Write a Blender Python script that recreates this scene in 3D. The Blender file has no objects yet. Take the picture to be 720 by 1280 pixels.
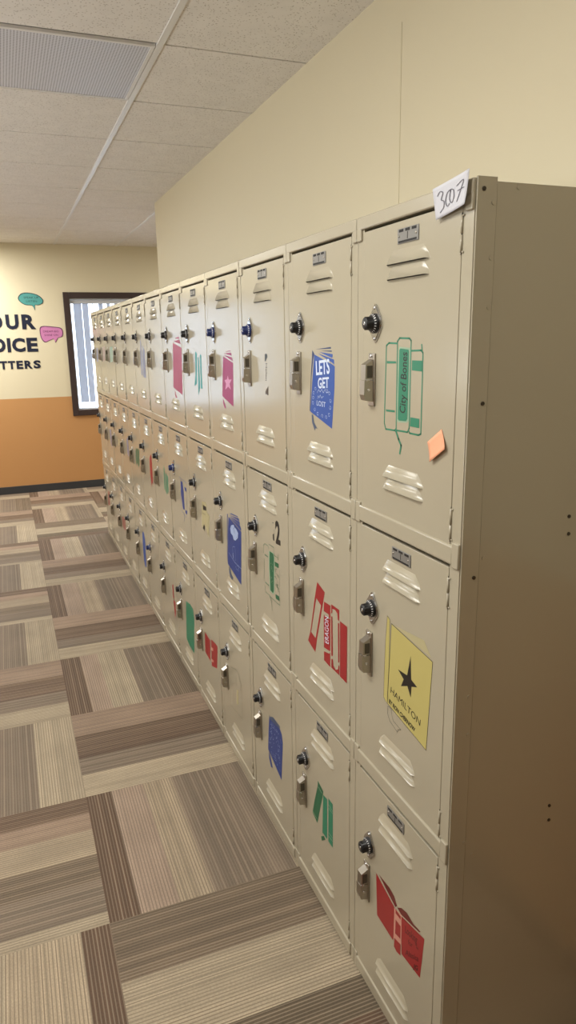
import bpy, bmesh, math, random
from mathutils import Vector, Matrix

random.seed(11)
S = bpy.context.scene
COL = S.collection

# ------------------------------------------------------------------ camera
CAM = (-0.6989, -0.9745, 1.597)
YAW, PITCH, ROLL, FPX = 0.3725, 0.2397, -0.0181, 882.175
cy_, sy_, cp_, sp_ = math.cos(YAW), math.sin(YAW), math.cos(PITCH), math.sin(PITCH)
fw = Vector((sy_*cp_, cy_*cp_, -sp_)); rt = Vector((cy_, -sy_, 0)); up = rt.cross(fw)
r2 = math.cos(ROLL)*rt + math.sin(ROLL)*up
u2 = math.cos(ROLL)*up - math.sin(ROLL)*rt
cam_data = bpy.data.cameras.new('camera'); cam = bpy.data.objects.new('camera', cam_data); COL.objects.link(cam)
mw = Matrix(((r2.x, u2.x, -fw.x, CAM[0]), (r2.y, u2.y, -fw.y, CAM[1]), (r2.z, u2.z, -fw.z, CAM[2]), (0, 0, 0, 1)))
cam.matrix_world = mw
cam_data.sensor_fit = 'VERTICAL'; cam_data.sensor_height = 32.0
cam_data.lens = FPX*32.0/1280.0
cam_data.clip_start = 0.02
S.camera = cam

# ------------------------------------------------------------------ world, lights, exposure
world = bpy.data.worlds.new('sky'); S.world = world; world.use_nodes = True
bg = world.node_tree.nodes['Background']
bg.inputs[0].default_value = (0.72, 0.84, 1.0, 1); bg.inputs[1].default_value = 3.5

def area_light(name, loc, sx, sy, power, color, rot=(0, 0, 0)):
    l = bpy.data.lights.new(name, 'AREA'); l.shape = 'RECTANGLE'; l.size = sx; l.size_y = sy
    l.energy = power; l.color = color
    o = bpy.data.objects.new(name, l); COL.objects.link(o); o.location = loc; o.rotation_euler = rot
    return o
WARM = (1.0, 0.98, 0.91)
COOL = (0.90, 0.95, 1.0)
area_light('ceiling_lamp', (-1.15, 0.45, 2.57), 0.6, 1.2, 25, WARM)
area_light('ceiling_lamp', (-0.35, -0.95, 2.57), 0.6, 0.6, 5.0, WARM)
area_light('ceiling_lamp', (-2.5, 3.0, 2.57), 0.6, 1.2, 22, WARM)
area_light('ceiling_lamp', (-1.3, 6.35, 2.57), 0.6, 1.2, 58, WARM)
area_light('ceiling_lamp', (2.0, 6.0, 2.57), 0.6, 1.2, 26, WARM)
# added cool fill by the left-hand wall, tilted up to brighten the ceiling
area_light('side_fill_light', (-3.44, 2.0, 1.6), 1.3, 4.2, 105, COOL, (0, math.radians(-146), 0))

S.view_settings.view_transform = 'Standard'
S.view_settings.look = 'None'
S.view_settings.exposure = 0.28
S.view_settings.gamma = 1.0
S.view_settings.use_curve_mapping = False

# ------------------------------------------------------------------ materials
def lin(c):
    return tuple((v/12.92 if v <= 0.04045 else ((v+0.055)/1.055)**2.4) for v in (x/255 for x in c))
MATS = {}
def mat(name, rgb, rough=0.5, metal=0.0, spec=0.5, coat=0.0, noise=None, bump=None, linear=False):
    m = bpy.data.materials.new(name); m.use_nodes = True
    nt = m.node_tree; b = nt.nodes['Principled BSDF']
    c = rgb if linear else lin(rgb)
    b.inputs['Base Color'].default_value = (*c, 1); b.inputs['Roughness'].default_value = rough
    b.inputs['Metallic'].default_value = metal; b.inputs['Specular IOR Level'].default_value = spec
    if coat: b.inputs['Coat Weight'].default_value = coat; b.inputs['Coat Roughness'].default_value = 0.08
    if noise or bump:
        tc = nt.nodes.new('ShaderNodeTexCoord')
    if noise:   # (scale, amount): slight mottling of the paint itself
        n = nt.nodes.new('ShaderNodeTexNoise'); n.inputs['Scale'].default_value = noise[0]; n.inputs['Detail'].default_value = 4
        r = nt.nodes.new('ShaderNodeMixRGB'); r.inputs[1].default_value = (*[v*(1-noise[1]) for v in c], 1); r.inputs[2].default_value = (*[min(1, v*(1+noise[1])) for v in c], 1)
        nt.links.new(tc.outputs['Object'], n.inputs['Vector']); nt.links.new(n.outputs['Fac'], r.inputs[0]); nt.links.new(r.outputs[0], b.inputs['Base Color'])
    if bump:    # (scale, strength, distance)
        n = nt.nodes.new('ShaderNodeTexNoise'); n.inputs['Scale'].default_value = bump[0]; n.inputs['Detail'].default_value = 2
        bp = nt.nodes.new('ShaderNodeBump'); bp.inputs['Strength'].default_value = bump[1]; bp.inputs['Distance'].default_value = bump[2]
        nt.links.new(tc.outputs['Object'], n.inputs['Vector']); nt.links.new(n.outputs['Fac'], bp.inputs['Height']); nt.links.new(bp.outputs[0], b.inputs['Normal'])
    MATS[name] = m
    return m

PAINT = mat('locker_paint', (173, 165, 145), rough=0.19, spec=0.6, bump=(60, 0.05, 0.0006))
mat('dark_gap', (38, 33, 26), rough=0.8)
mat('chrome', (205, 205, 205), rough=0.18, metal=1.0)
mat('brushed_steel', (178, 172, 162), rough=0.32, metal=1.0)
mat('steel_shade', (95, 90, 82), rough=0.4, metal=0.8)
mat('dial_black', (22, 22, 25), rough=0.42)
mat('dial_blue', (28, 44, 96), rough=0.3)
mat('tick_white', (225, 225, 225), rough=0.5)
mat('plate_grey', (128, 126, 122), rough=0.4, metal=0.2)
mat('plate_slot', (30, 28, 26), rough=0.7)
mat('bolt_dark', (48, 40, 28), rough=0.5)
for n, c in dict(green=(42, 124, 94), green_dark=(36, 98, 66), green_halo=(142, 168, 142), ink=(24, 22, 22), ink_red=(60, 14, 16), yellow=(188, 176, 108), yellow_pale=(180, 171, 132),
                 red=(152, 34, 38), red_dark=(104, 28, 30), pink=(204, 146, 130), pink_pale=(172, 150, 138), maroon=(92, 18, 24), maroon_pale=(150, 92, 84), blue=(36, 76, 156), blue_dark=(34, 52, 96), blue_deep=(34, 58, 128),
                 blue_light=(160, 178, 216), grey_blue=(72, 84, 108), white_paint=(206, 218, 238), charcoal=(58, 62, 64), brown=(74, 62, 52), magenta=(150, 46, 98), magenta_pale=(204, 140, 176),
                 crimson=(160, 44, 82), teal=(44, 142, 140), lavender=(128, 130, 154), olive=(92, 84, 52)).items():
    mat('painted_'+n, c, rough=0.42, spec=0.4)

# ------------------------------------------------------------------ helpers
def mesh_obj(name, bm, mats, parent=None, loc=None):
    me = bpy.data.meshes.new(name); bm.normal_update(); bm.to_mesh(me); bm.free()
    for m in (mats if isinstance(mats, (list, tuple)) else [mats]): me.materials.append(m)
    o = bpy.data.objects.new(name, me); COL.objects.link(o)
    if parent: o.parent = parent
    if loc: o.location = loc
    return o
def bx(bm, x0, x1, y0, y1, z0, z1, mi=0, bev=0, seg=2):
    vs = [bm.verts.new((x, y, z)) for x in (x0, x1) for y in (y0, y1) for z in (z0, z1)]
    fs = [bm.faces.new([vs[i] for i in q]) for q in ((0, 1, 3, 2), (4, 6, 7, 5), (0, 4, 5, 1), (2, 3, 7, 6), (0, 2, 6, 4), (1, 5, 7, 3))]
    for f in fs: f.material_index = mi
    if bev:
        es = list({e for f in fs for e in f.edges})
        r = bmesh.ops.bevel(bm, geom=es, offset=bev, segments=seg, profile=0.5, affect='EDGES')
        for f in r['faces']: f.material_index = mi; f.smooth = True
    return fs
def prism(bm, pts, axis, a, b, mi=0, smooth=False):
    """extrude a 2-D outline along an axis; pts are the two other coordinates in x,y,z order"""
    def P(p, t):
        return (t, p[0], p[1]) if axis == 'x' else (p[0], t, p[1]) if axis == 'y' else (p[0], p[1], t)
    A = [bm.verts.new(P(p, a)) for p in pts]; B = [bm.verts.new(P(p, b)) for p in pts]
    fs = []
    for q in (A, list(reversed(B))):
        try: fs.append(bm.faces.new(q))
        except ValueError: pass
    n = len(pts)
    for i in range(n):
        f = bm.faces.new((A[i], B[i], B[(i+1) % n], A[(i+1) % n])); f.smooth = smooth; fs.append(f)
    for f in fs: f.material_index = mi
    bmesh.ops.recalc_face_normals(bm, faces=fs)
    return fs
def lathe_x(bm, prof, cy, cz, mi=0, n=24, smooth=True):
    """prof = list of (x, radius) around an axis parallel to X"""
    rings = []
    for x, r in prof:
        if r <= 1e-6: rings.append([bm.verts.new((x, cy, cz))])
        else: rings.append([bm.verts.new((x, cy+r*math.cos(2*math.pi*i/n), cz+r*math.sin(2*math.pi*i/n))) for i in range(n)])
    fs = []
    for a, b in zip(rings, rings[1:]):
        for i in range(n):
            j = (i+1) % n
            q = [a[i % len(a)], a[j % len(a)], b[j % len(b)], b[i % len(b)]]
            q = list(dict.fromkeys(q))
            if len(q) >= 3:
                f = bm.faces.new(q); f.material_index = mi; f.smooth = smooth; fs.append(f)
    bmesh.ops.recalc_face_normals(bm, faces=fs)
def cyl_z(bm, cx, cy, z0, z1, r, mi=0, n=10):
    prism(bm, [(cx+r*math.cos(2*math.pi*i/n), cy+r*math.sin(2*math.pi*i/n)) for i in range(n)], 'z', z0, z1, mi, True)
def struct(o): o['kind'] = 'structure'; return o
def tag(o, label, cat, group=None):
    o['label'] = label; o['category'] = cat
    if group: o['group'] = group
    return o
def empty(name, loc):
    o = bpy.data.objects.new(name, None); COL.objects.link(o); o.location = loc; o.empty_display_size = 0.1
    return o
def text_mesh(txt, bold=0.0):
    """returns (verts, faces, width, capheight) of flat lettering at size 1"""
    cu = bpy.data.curves.new('lettering', 'FONT'); cu.body = txt; cu.size = 1.0; cu.offset = bold; cu.resolution_u = 3
    o = bpy.data.objects.new('lettering', cu); COL.objects.link(o)
    dg = bpy.context.evaluated_depsgraph_get()
    me = bpy.data.meshes.new_from_object(o.evaluated_get(dg))
    vs = [v.co.copy() for v in me.vertices]; fs = [list(p.vertices) for p in me.polygons]
    bpy.data.objects.remove(o); bpy.data.curves.remove(cu); bpy.data.meshes.remove(me)
    return vs, fs

DECALS = {
 (1, 0): ('painted_books', 'green outlined upright books lettered on the middle spine', [
  ('p', 'green_halo', [(0.217, -0.227), (0.178, -0.229), (0.175, -0.236), (0.177, -0.362), (0.186, -0.367), (0.216, -0.369), (0.223, -0.363), (0.22, -0.232)]),
  ('s', 'green', 0.0034, [(0.224, -0.221), (0.256, -0.22), (0.266, -0.225), (0.27, -0.376), (0.264, -0.387), (0.229, -0.386), (0.223, -0.382)]),
  ('s', 'green', 0.0034, [(0.223, -0.382), (0.224, -0.217), (0.216, -0.211), (0.181, -0.212), (0.175, -0.216), (0.175, -0.376), (0.181, -0.384), (0.221, -0.385)]),
  ('s', 'green', 0.0034, [(0.172, -0.234), (0.141, -0.233), (0.134, -0.237), (0.134, -0.382), (0.142, -0.385), (0.173, -0.385), (0.177, -0.38)]),
  ('s', 'green', 0.0034, [(0.139, -0.223), (0.137, -0.233)]),
  ('p', 'green', [(0.263, -0.254), (0.228, -0.254), (0.227, -0.258), (0.263, -0.259)]),
  ('p', 'green', [(0.264, -0.348), (0.229, -0.347), (0.229, -0.351), (0.263, -0.352)]),
  ('p', 'green', [(0.17, -0.251), (0.136, -0.251), (0.136, -0.27), (0.17, -0.269)]),
  ('p', 'green', [(0.171, -0.355), (0.14, -0.355), (0.14, -0.372), (0.172, -0.372)]),
  ('p', 'green', [(0.212, -0.23), (0.183, -0.232), (0.181, -0.236), (0.182, -0.359), (0.187, -0.364), (0.213, -0.365), (0.217, -0.362), (0.216, -0.233)]),
  ('s', 'green', 0.005, [(0.223, -0.387), (0.213, -0.401), (0.203, -0.412), (0.207, -0.428)]),
  ('t', 'ink', 'City of Bones', (0.19, -0.351), (0.187, -0.237), (0.211, -0.35), 0.012),
 ]),
 (1, 1): ('painted_book', 'yellow painted book with a black star', [
  ('p', 'yellow_pale', [(0.21, -0.186), (0.103, -0.174), (0.077, -0.199), (0.226, -0.186)]),
  ('p', 'yellow', [(0.227, -0.187), (0.071, -0.205), (0.084, -0.4), (0.239, -0.376)]),
  ('p', 'yellow', [(0.245, -0.176), (0.234, -0.182), (0.233, -0.235), (0.236, -0.374), (0.246, -0.375), (0.256, -0.369), (0.252, -0.251)]),
  ('s', 'ink', 0.0011, [(0.246, -0.375), (0.256, -0.369), (0.252, -0.251), (0.245, -0.176), (0.234, -0.181), (0.235, -0.29), (0.24, -0.376)]),
  ('s', 'ink', 0.0013, [(0.239, -0.376), (0.227, -0.187), (0.071, -0.205), (0.084, -0.4), (0.239, -0.376)]),
  ('p', 'ink', [(0.149, -0.226), (0.145, -0.276), (0.122, -0.282), (0.143, -0.291), (0.145, -0.316), (0.159, -0.297), (0.184, -0.309), (0.174, -0.289), (0.197, -0.277), (0.161, -0.274)]),
  ('s', 'ink', 0.0009, [(0.236, -0.381), (0.237, -0.4), (0.227, -0.412), (0.194, -0.421), (0.192, -0.414), (0.181, -0.408), (0.212, -0.404), (0.22, -0.392), (0.222, -0.381), (0.236, -0.381)]),
  ('t', 'ink', 'HAMILTON', (0.228, -0.344), (0.108, -0.36), (0.226, -0.329), 0.0),
  ('t', 'ink', 'BY RON CHERNOW', (0.233, -0.371), (0.127, -0.384), (0.231, -0.361), 0.03),
 ]),
 (1, 2): ('painted_book', 'red painted open book', [
  ('p', 'red', [(0.277, -0.236), (0.191, -0.259), (0.189, -0.261), (0.193, -0.353), (0.27, -0.349)]),
  ('p', 'red_dark', [(0.265, -0.23), (0.215, -0.226), (0.192, -0.231), (0.179, -0.246), (0.187, -0.255)]),
  ('p', 'pink', [(0.191, -0.26), (0.159, -0.253), (0.158, -0.331), (0.192, -0.345)]),
  ('p', 'red', [(0.186, -0.259), (0.163, -0.26), (0.163, -0.268), (0.185, -0.27)]),
  ('p', 'red', [(0.184, -0.286), (0.162, -0.285), (0.162, -0.319), (0.185, -0.325)]),
  ('p', 'red', [(0.188, -0.34), (0.16, -0.333), (0.16, -0.363), (0.177, -0.368), (0.189, -0.364)]),
  ('p', 'red', [(0.159, -0.256), (0.067, -0.232), (0.079, -0.344), (0.156, -0.354)]),
  ('p', 'red_dark', [(0.178, -0.249), (0.161, -0.235), (0.137, -0.228), (0.11, -0.233), (0.082, -0.227), (0.087, -0.233), (0.16, -0.252)]),
  ('t', 'maroon', 'Looking', (0.144, -0.284), (0.094, -0.269), (0.143, -0.264), 0.012),
  ('t', 'maroon', 'for', (0.129, -0.302), (0.111, -0.296), (0.129, -0.288), 0.012),
  ('t', 'maroon', 'a', (0.098, -0.283), (0.087, -0.279), (0.098, -0.276), 0.012),
  ('t', 'maroon', 'Alaska', (0.139, -0.34), (0.086, -0.308), (0.139, -0.325), 0.012),
  ('t', 'ink_red', 'JG', (0.104, -0.343), (0.088, -0.334), (0.103, -0.33), 0.03),
 ]),
 (2, 0): ('painted_book', 'blue painted book with white hand lettering', [
  ('p', 'blue', [(0.2265, -0.246), (0.1275, -0.266), (0.1105, -0.271), (0.1125, -0.321), (0.1265, -0.414), (0.2525, -0.385), (0.2375, -0.299)]),
  ('p', 'blue_dark', [(0.2195, -0.234), (0.1315, -0.228), (0.1305, -0.232)]),
  ('p', 'blue_dark', [(0.1865, -0.237), (0.1265, -0.236), (0.1265, -0.239)]),
  ('p', 'blue', [(0.1955, -0.24), (0.1215, -0.244), (0.1225, -0.251), (0.1275, -0.252)]),
  ('p', 'blue', [(0.2045, -0.243), (0.1275, -0.254), (0.1145, -0.256), (0.1135, -0.267), (0.1255, -0.263)]),
  ('p', 'blue_dark', [(0.2375, -0.236), (0.2265, -0.244), (0.2335, -0.26), (0.2445, -0.299), (0.2525, -0.384), (0.2575, -0.383), (0.2475, -0.299)]),
  ('t', 'white_paint', 'LETS', (0.2175, -0.294), (0.1375, -0.287), (0.2195, -0.262), 0.025),
  ('t', 'white_paint', 'GET', (0.2065, -0.325), (0.1425, -0.32), (0.2065, -0.301), 0.025),
  ('t', 'white_paint', 'LOST', (0.2145, -0.366), (0.1615, -0.367), (0.2145, -0.354), 0.0),
  ('o', 'white_paint', 0.0036, 0.0009, [(0.2205, -0.327), (0.2305, -0.337), (0.2335, -0.349), (0.2365, -0.362), (0.2255, -0.377), (0.2075, -0.386), (0.1815, -0.389), (0.1585, -0.39), (0.1415, -0.383), (0.1355, -0.366), (0.1335, -0.35), (0.1405, -0.333), (0.1525, -0.329)]),
  ('s', 'white_paint', 0.001, [(0.2095, -0.336), (0.2015, -0.328), (0.1915, -0.333), (0.1825, -0.326), (0.1735, -0.334), (0.1635, -0.325), (0.1555, -0.333), (0.1455, -0.33)]),
  ('s', 'white_paint', 0.001, [(0.2065, -0.35), (0.2045, -0.343), (0.1975, -0.347), (0.1915, -0.34), (0.1835, -0.347), (0.1735, -0.342)]),
  ('p', 'grey_blue', [(0.2445, -0.391), (0.2365, -0.391), (0.2305, -0.409), (0.2095, -0.423), (0.2205, -0.422), (0.2265, -0.429), (0.2425, -0.41)]),
 ]),
 (2, 1): ('painted_books', 'row of red painted book spines, first one leaning', [
  ('p', 'red', [(0.2195, -0.218), (0.1725, -0.231), (0.1835, -0.263), (0.1965, -0.275), (0.2265, -0.265), (0.2355, -0.265)]),
  ('p', 'red', [(0.2675, -0.373), (0.2335, -0.38), (0.2225, -0.375), (0.2365, -0.422), (0.2845, -0.407)]),
  ('p', 'red', [(0.1835, -0.263), (0.1965, -0.275), (0.2335, -0.381), (0.2225, -0.375)]),
  ('p', 'red', [(0.2355, -0.265), (0.2265, -0.265), (0.2625, -0.373), (0.2675, -0.373)]),
  ('p', 'red', [(0.1775, -0.257), (0.1395, -0.255), (0.1395, -0.286), (0.1485, -0.292), (0.1495, -0.282), (0.1795, -0.284)]),
  ('p', 'red', [(0.1795, -0.293), (0.1495, -0.294), (0.1395, -0.289), (0.1415, -0.378), (0.1455, -0.38), (0.1795, -0.384)]),
  ('p', 'red', [(0.1795, -0.395), (0.1465, -0.388), (0.1415, -0.381), (0.1415, -0.423), (0.1795, -0.42)]),
  ('t', 'white_paint', 'ERAGON', (0.1505, -0.365), (0.1505, -0.29), (0.1735, -0.369), 0.0),
  ('p', 'red', [(0.1335, -0.249), (0.0885, -0.248), (0.0885, -0.277), (0.0965, -0.277), (0.0985, -0.261), (0.1125, -0.256), (0.1275, -0.259), (0.1275, -0.269), (0.1345, -0.274)]),
  ('p', 'red', [(0.1345, -0.282), (0.1275, -0.279), (0.1255, -0.385), (0.1345, -0.388)]),
  ('p', 'red', [(0.0955, -0.284), (0.0885, -0.283), (0.0885, -0.386), (0.0945, -0.389)]),
  ('p', 'red', [(0.1345, -0.396), (0.1255, -0.394), (0.1225, -0.41), (0.1095, -0.416), (0.0955, -0.408), (0.0935, -0.396), (0.0885, -0.396), (0.0885, -0.421), (0.1345, -0.421)]),
  ('p', 'red', [(0.0835, -0.275), (0.0445, -0.275), (0.0465, -0.423), (0.0845, -0.422)]),
 ]),
 (2, 2): ('painted_books', 'green painted book spines, one leaning', [
  ('p', 'green_dark', [(0.2265, -0.204), (0.1905, -0.215), (0.1955, -0.236), (0.2335, -0.346), (0.2675, -0.333), (0.2495, -0.278), (0.2285, -0.223)]),
  ('s', 'green_halo', 0.002, [(0.2245, -0.222), (0.2005, -0.227)]),
  ('s', 'green_halo', 0.002, [(0.2635, -0.329), (0.2355, -0.333)]),
  ('s', 'green', 0.0012, [(0.2295, -0.281), (0.2225, -0.249), (0.2175, -0.237)]),
  ('p', 'green', [(0.1915, -0.226), (0.1645, -0.222), (0.1655, -0.349), (0.1775, -0.35), (0.1975, -0.351)]),
  ('p', 'green', [(0.1565, -0.214), (0.1285, -0.214), (0.1295, -0.35), (0.1585, -0.35)]),
  ('s', 'green_halo', 0.0018, [(0.1535, -0.232), (0.1285, -0.236)]),
  ('s', 'green_halo', 0.0018, [(0.1535, -0.242), (0.1285, -0.243)]),
  ('s', 'green_halo', 0.0018, [(0.1545, -0.32), (0.1305, -0.32)]),
  ('s', 'green_halo', 0.0018, [(0.1545, -0.331), (0.1305, -0.33)]),
  ('p', 'green_dark', [(0.2075, -0.37), (0.1885, -0.355), (0.1785, -0.36), (0.2005, -0.38)]),
 ]),
 (3, 0): ('painted_book', 'worn scraps of a dark painted book', [
  ('p', 'charcoal', [(0.186, -0.25), (0.175, -0.247), (0.165, -0.251), (0.163, -0.257), (0.182, -0.27), (0.187, -0.269)]),
  ('p', 'brown', [(0.162, -0.338), (0.162, -0.363), (0.169, -0.365), (0.176, -0.362), (0.187, -0.363), (0.187, -0.354)]),
  ('t', 'brown', 'Helen', (0.181, -0.273), (0.185, -0.324), (0.166, -0.273), 0.0),
 ]),
 (3, 1): ('painted_books', 'worn number above green outlined books', [
  ('t', 'ink', '2', (0.13, -0.191), (0.091, -0.188), (0.133, -0.126), 0.04),
  ('p', 'ink', [(0.156, -0.173), (0.144, -0.168), (0.143, -0.19), (0.153, -0.19)]),
  ('p', 'ink', [(0.161, -0.137), (0.144, -0.134), (0.15, -0.138)]),
  ('s', 'ink', 0.0008, [(0.143, -0.155), (0.143, -0.169)]),
  ('p', 'green_halo', [(0.194, -0.234), (0.152, -0.23), (0.144, -0.242), (0.151, -0.355), (0.16, -0.365), (0.193, -0.364), (0.196, -0.28)]),
  ('p', 'green_dark', [(0.186, -0.234), (0.156, -0.233), (0.149, -0.244), (0.156, -0.352), (0.164, -0.362), (0.187, -0.36), (0.189, -0.278)]),
  ('s', 'green_dark', 0.0016, [(0.194, -0.229), (0.197, -0.221), (0.229, -0.221), (0.241, -0.229), (0.242, -0.255)]),
  ('s', 'green_dark', 0.003, [(0.231, -0.257), (0.204, -0.257)]),
  ('s', 'green_dark', 0.0014, [(0.237, -0.272), (0.242, -0.341)]),
  ('s', 'green_dark', 0.003, [(0.232, -0.348), (0.2, -0.349)]),
  ('s', 'green_dark', 0.0016, [(0.237, -0.359), (0.232, -0.381), (0.192, -0.38)]),
  ('s', 'green_dark', 0.0016, [(0.193, -0.213), (0.149, -0.212), (0.148, -0.235)]),
  ('s', 'green_dark', 0.0016, [(0.145, -0.236), (0.114, -0.235), (0.112, -0.24)]),
  ('s', 'green_dark', 0.0016, [(0.113, -0.224), (0.114, -0.241)]),
  ('p', 'green_dark', [(0.142, -0.254), (0.11, -0.252), (0.111, -0.266), (0.141, -0.268)]),
  ('p', 'green_dark', [(0.141, -0.357), (0.109, -0.354), (0.11, -0.369), (0.139, -0.371)]),
  ('s', 'green_dark', 0.0016, [(0.192, -0.382), (0.105, -0.381), (0.104, -0.357)]),
  ('s', 'green_dark', 0.0012, [(0.103, -0.269), (0.106, -0.352)]),
  ('s', 'green_dark', 0.002, [(0.192, -0.382), (0.178, -0.397), (0.174, -0.421)]),
  ('r', 'green_dark', 22, [(0.14, -0.277), (0.109, -0.276), (0.112, -0.342), (0.142, -0.345)]),
  ('r', 'green_halo', 9, [(0.181, -0.264), (0.155, -0.262), (0.16, -0.334), (0.183, -0.336)]),
 ]),
 (3, 2): ('painted_book', 'blue painted book covered in pale scribble', [
  ('p', 'grey_blue', [(0.222, -0.209), (0.194, -0.197), (0.129, -0.196), (0.135, -0.211), (0.223, -0.222)]),
  ('p', 'blue_deep', [(0.23, -0.207), (0.223, -0.22), (0.132, -0.207), (0.115, -0.217), (0.108, -0.243), (0.127, -0.387), (0.22, -0.356), (0.251, -0.347), (0.242, -0.271)]),
  ('p', 'blue_deep', [(0.245, -0.351), (0.232, -0.359), (0.209, -0.392), (0.226, -0.399), (0.243, -0.375)]),
  ('r', 'blue_light', 60, [(0.227, -0.234), (0.127, -0.226), (0.138, -0.365), (0.235, -0.345)]),
 ]),
 (4, 0): ('painted_book', 'magenta painted book with a pale splash', [
  ('p', 'magenta', [(0.2105, -0.262), (0.0985, -0.281), (0.1115, -0.424), (0.2375, -0.397)]),
  ('p', 'magenta', [(0.1915, -0.247), (0.1245, -0.241), (0.1205, -0.244)]),
  ('p', 'magenta', [(0.2005, -0.252), (0.1175, -0.248), (0.1115, -0.258)]),
  ('p', 'magenta', [(0.2045, -0.257), (0.1115, -0.263), (0.0975, -0.276)]),
  ('p', 'magenta_pale', [(0.1625, -0.323), (0.1535, -0.337), (0.1205, -0.335), (0.1465, -0.35), (0.1325, -0.369), (0.1645, -0.361), (0.1995, -0.373), (0.1855, -0.352), (0.2035, -0.341), (0.1745, -0.337)]),
  ('p', 'magenta', [(0.2295, -0.404), (0.2145, -0.418), (0.1955, -0.435), (0.2135, -0.437), (0.2315, -0.419)]),
 ]),
 (4, 1): ('painted_book', 'deep blue painted book with a pale cloud', [
  ('p', 'blue_deep', [(0.2055, -0.209), (0.1835, -0.202), (0.1035, -0.196), (0.1055, -0.199)]),
  ('p', 'blue_deep', [(0.2095, -0.214), (0.0965, -0.201), (0.0905, -0.209), (0.1005, -0.21)]),
  ('p', 'blue_deep', [(0.2105, -0.218), (0.0895, -0.211), (0.0865, -0.222), (0.0945, -0.223)]),
  ('p', 'blue_deep', [(0.2125, -0.221), (0.0835, -0.224), (0.0735, -0.235), (0.0785, -0.24)]),
  ('p', 'blue_deep', [(0.2195, -0.223), (0.0735, -0.243), (0.0955, -0.442), (0.2515, -0.409), (0.2335, -0.281)]),
  ('p', 'blue_deep', [(0.2375, -0.216), (0.2295, -0.215), (0.2555, -0.408), (0.2575, -0.387)]),
  ('p', 'blue_light', [(0.1895, -0.247), (0.1595, -0.238), (0.1525, -0.245), (0.1285, -0.248), (0.1105, -0.257), (0.1165, -0.276), (0.1455, -0.293), (0.1665, -0.294), (0.1765, -0.282), (0.1975, -0.279), (0.2035, -0.263)]),
  ('r', 'blue_deep', 8, [(0.1905, -0.255), (0.1605, -0.25), (0.1245, -0.278), (0.1605, -0.283)]),
  ('s', 'blue_light', 0.0012, [(0.1835, -0.368), (0.1825, -0.329), (0.1775, -0.323), (0.1565, -0.318), (0.1505, -0.323), (0.1545, -0.37)]),
  ('s', 'blue_light', 0.0014, [(0.2325, -0.361), (0.1635, -0.378), (0.0885, -0.38)]),
  ('s', 'blue_light', 0.003, [(0.1805, -0.349), (0.1785, -0.367)]),
  ('r', 'blue_light', 8, [(0.1635, -0.378), (0.1165, -0.384), (0.1185, -0.4), (0.1495, -0.4)]),
  ('p', 'grey_blue', [(0.2375, -0.419), (0.2265, -0.415), (0.2125, -0.437), (0.1875, -0.444), (0.2025, -0.458), (0.2275, -0.452), (0.2385, -0.44)]),
 ]),
 (4, 2): ('painted_book', 'faded book outline', [
  ('s', 'olive', 0.0022, [(0.2695, -0.23), (0.1955, -0.211), (0.1685, -0.219), (0.1375, -0.243), (0.1395, -0.39)]),
  ('s', 'olive', 0.002, [(0.2905, -0.404), (0.1455, -0.386)]),
  ('s', 'olive', 0.0016, [(0.2065, -0.246), (0.2005, -0.278)]),
  ('s', 'olive', 0.0016, [(0.1705, -0.234), (0.1375, -0.241), (0.1545, -0.274)]),
  ('p', 'yellow_pale', [(0.2015, -0.293), (0.1815, -0.288), (0.1885, -0.352), (0.2085, -0.355)]),
  ('s', 'yellow_pale', 0.002, [(0.2655, -0.324), (0.2745, -0.391)]),
 ]),
 (5, 0): ('painted_books', 'teal painted book spines', [
  ('p', 'teal', [(0.199, -0.248), (0.172, -0.256), (0.194, -0.372), (0.237, -0.383), (0.209, -0.334)]),
  ('p', 'teal', [(0.161, -0.27), (0.146, -0.269), (0.147, -0.381), (0.175, -0.417), (0.177, -0.388)]),
  ('p', 'teal', [(0.129, -0.258), (0.108, -0.262), (0.114, -0.33), (0.112, -0.387), (0.137, -0.386)]),
 ]),
 (5, 1): ('painted_books', 'yellow and black painted books', [
  ('p', 'yellow_pale', [(0.21, -0.244), (0.141, -0.236), (0.137, -0.276), (0.095, -0.279), (0.122, -0.381), (0.151, -0.358), (0.17, -0.338), (0.186, -0.366), (0.229, -0.352)]),
  ('p', 'ink', [(0.196, -0.256), (0.144, -0.254), (0.143, -0.27), (0.195, -0.277)]),
  ('p', 'ink', [(0.192, -0.337), (0.175, -0.342), (0.186, -0.366), (0.214, -0.358)]),
  ('s', 'ink', 0.0014, [(0.12, -0.279), (0.103, -0.281), (0.118, -0.32)]),
  ('s', 'ink', 0.0014, [(0.203, -0.242), (0.207, -0.292), (0.162, -0.291)]),
  ('s', 'ink', 0.0014, [(0.111, -0.33), (0.126, -0.379)]),
 ]),
 (5, 2): ('painted_book', 'red painted open book', [
  ('p', 'red', [(0.262, -0.237), (0.174, -0.241), (0.186, -0.343), (0.271, -0.333)]),
  ('p', 'red', [(0.161, -0.229), (0.105, -0.223), (0.061, -0.221), (0.082, -0.33), (0.17, -0.356)]),
  ('p', 'pink', [(0.165, -0.267), (0.132, -0.26), (0.134, -0.274), (0.167, -0.281)]),
  ('p', 'pink', [(0.169, -0.322), (0.136, -0.316), (0.138, -0.327), (0.171, -0.335)]),
 ]),
 (6, 0): ('painted_book', 'crimson painted book', [
  ('p', 'crimson', [(0.1915, -0.215), (0.0345, -0.236), (0.0575, -0.432), (0.2265, -0.409)]),
  ('p', 'crimson', [(0.1455, -0.197), (0.0755, -0.189), (0.0655, -0.2)]),
  ('p', 'crimson', [(0.1765, -0.209), (0.0655, -0.202), (0.0435, -0.221)]),
  ('p', 'crimson', [(0.1995, -0.417), (0.1845, -0.438), (0.1595, -0.449), (0.1885, -0.453), (0.2045, -0.436)]),
 ]),
 (6, 1): ('painted_books', 'blue outlined painted books', [
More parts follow.
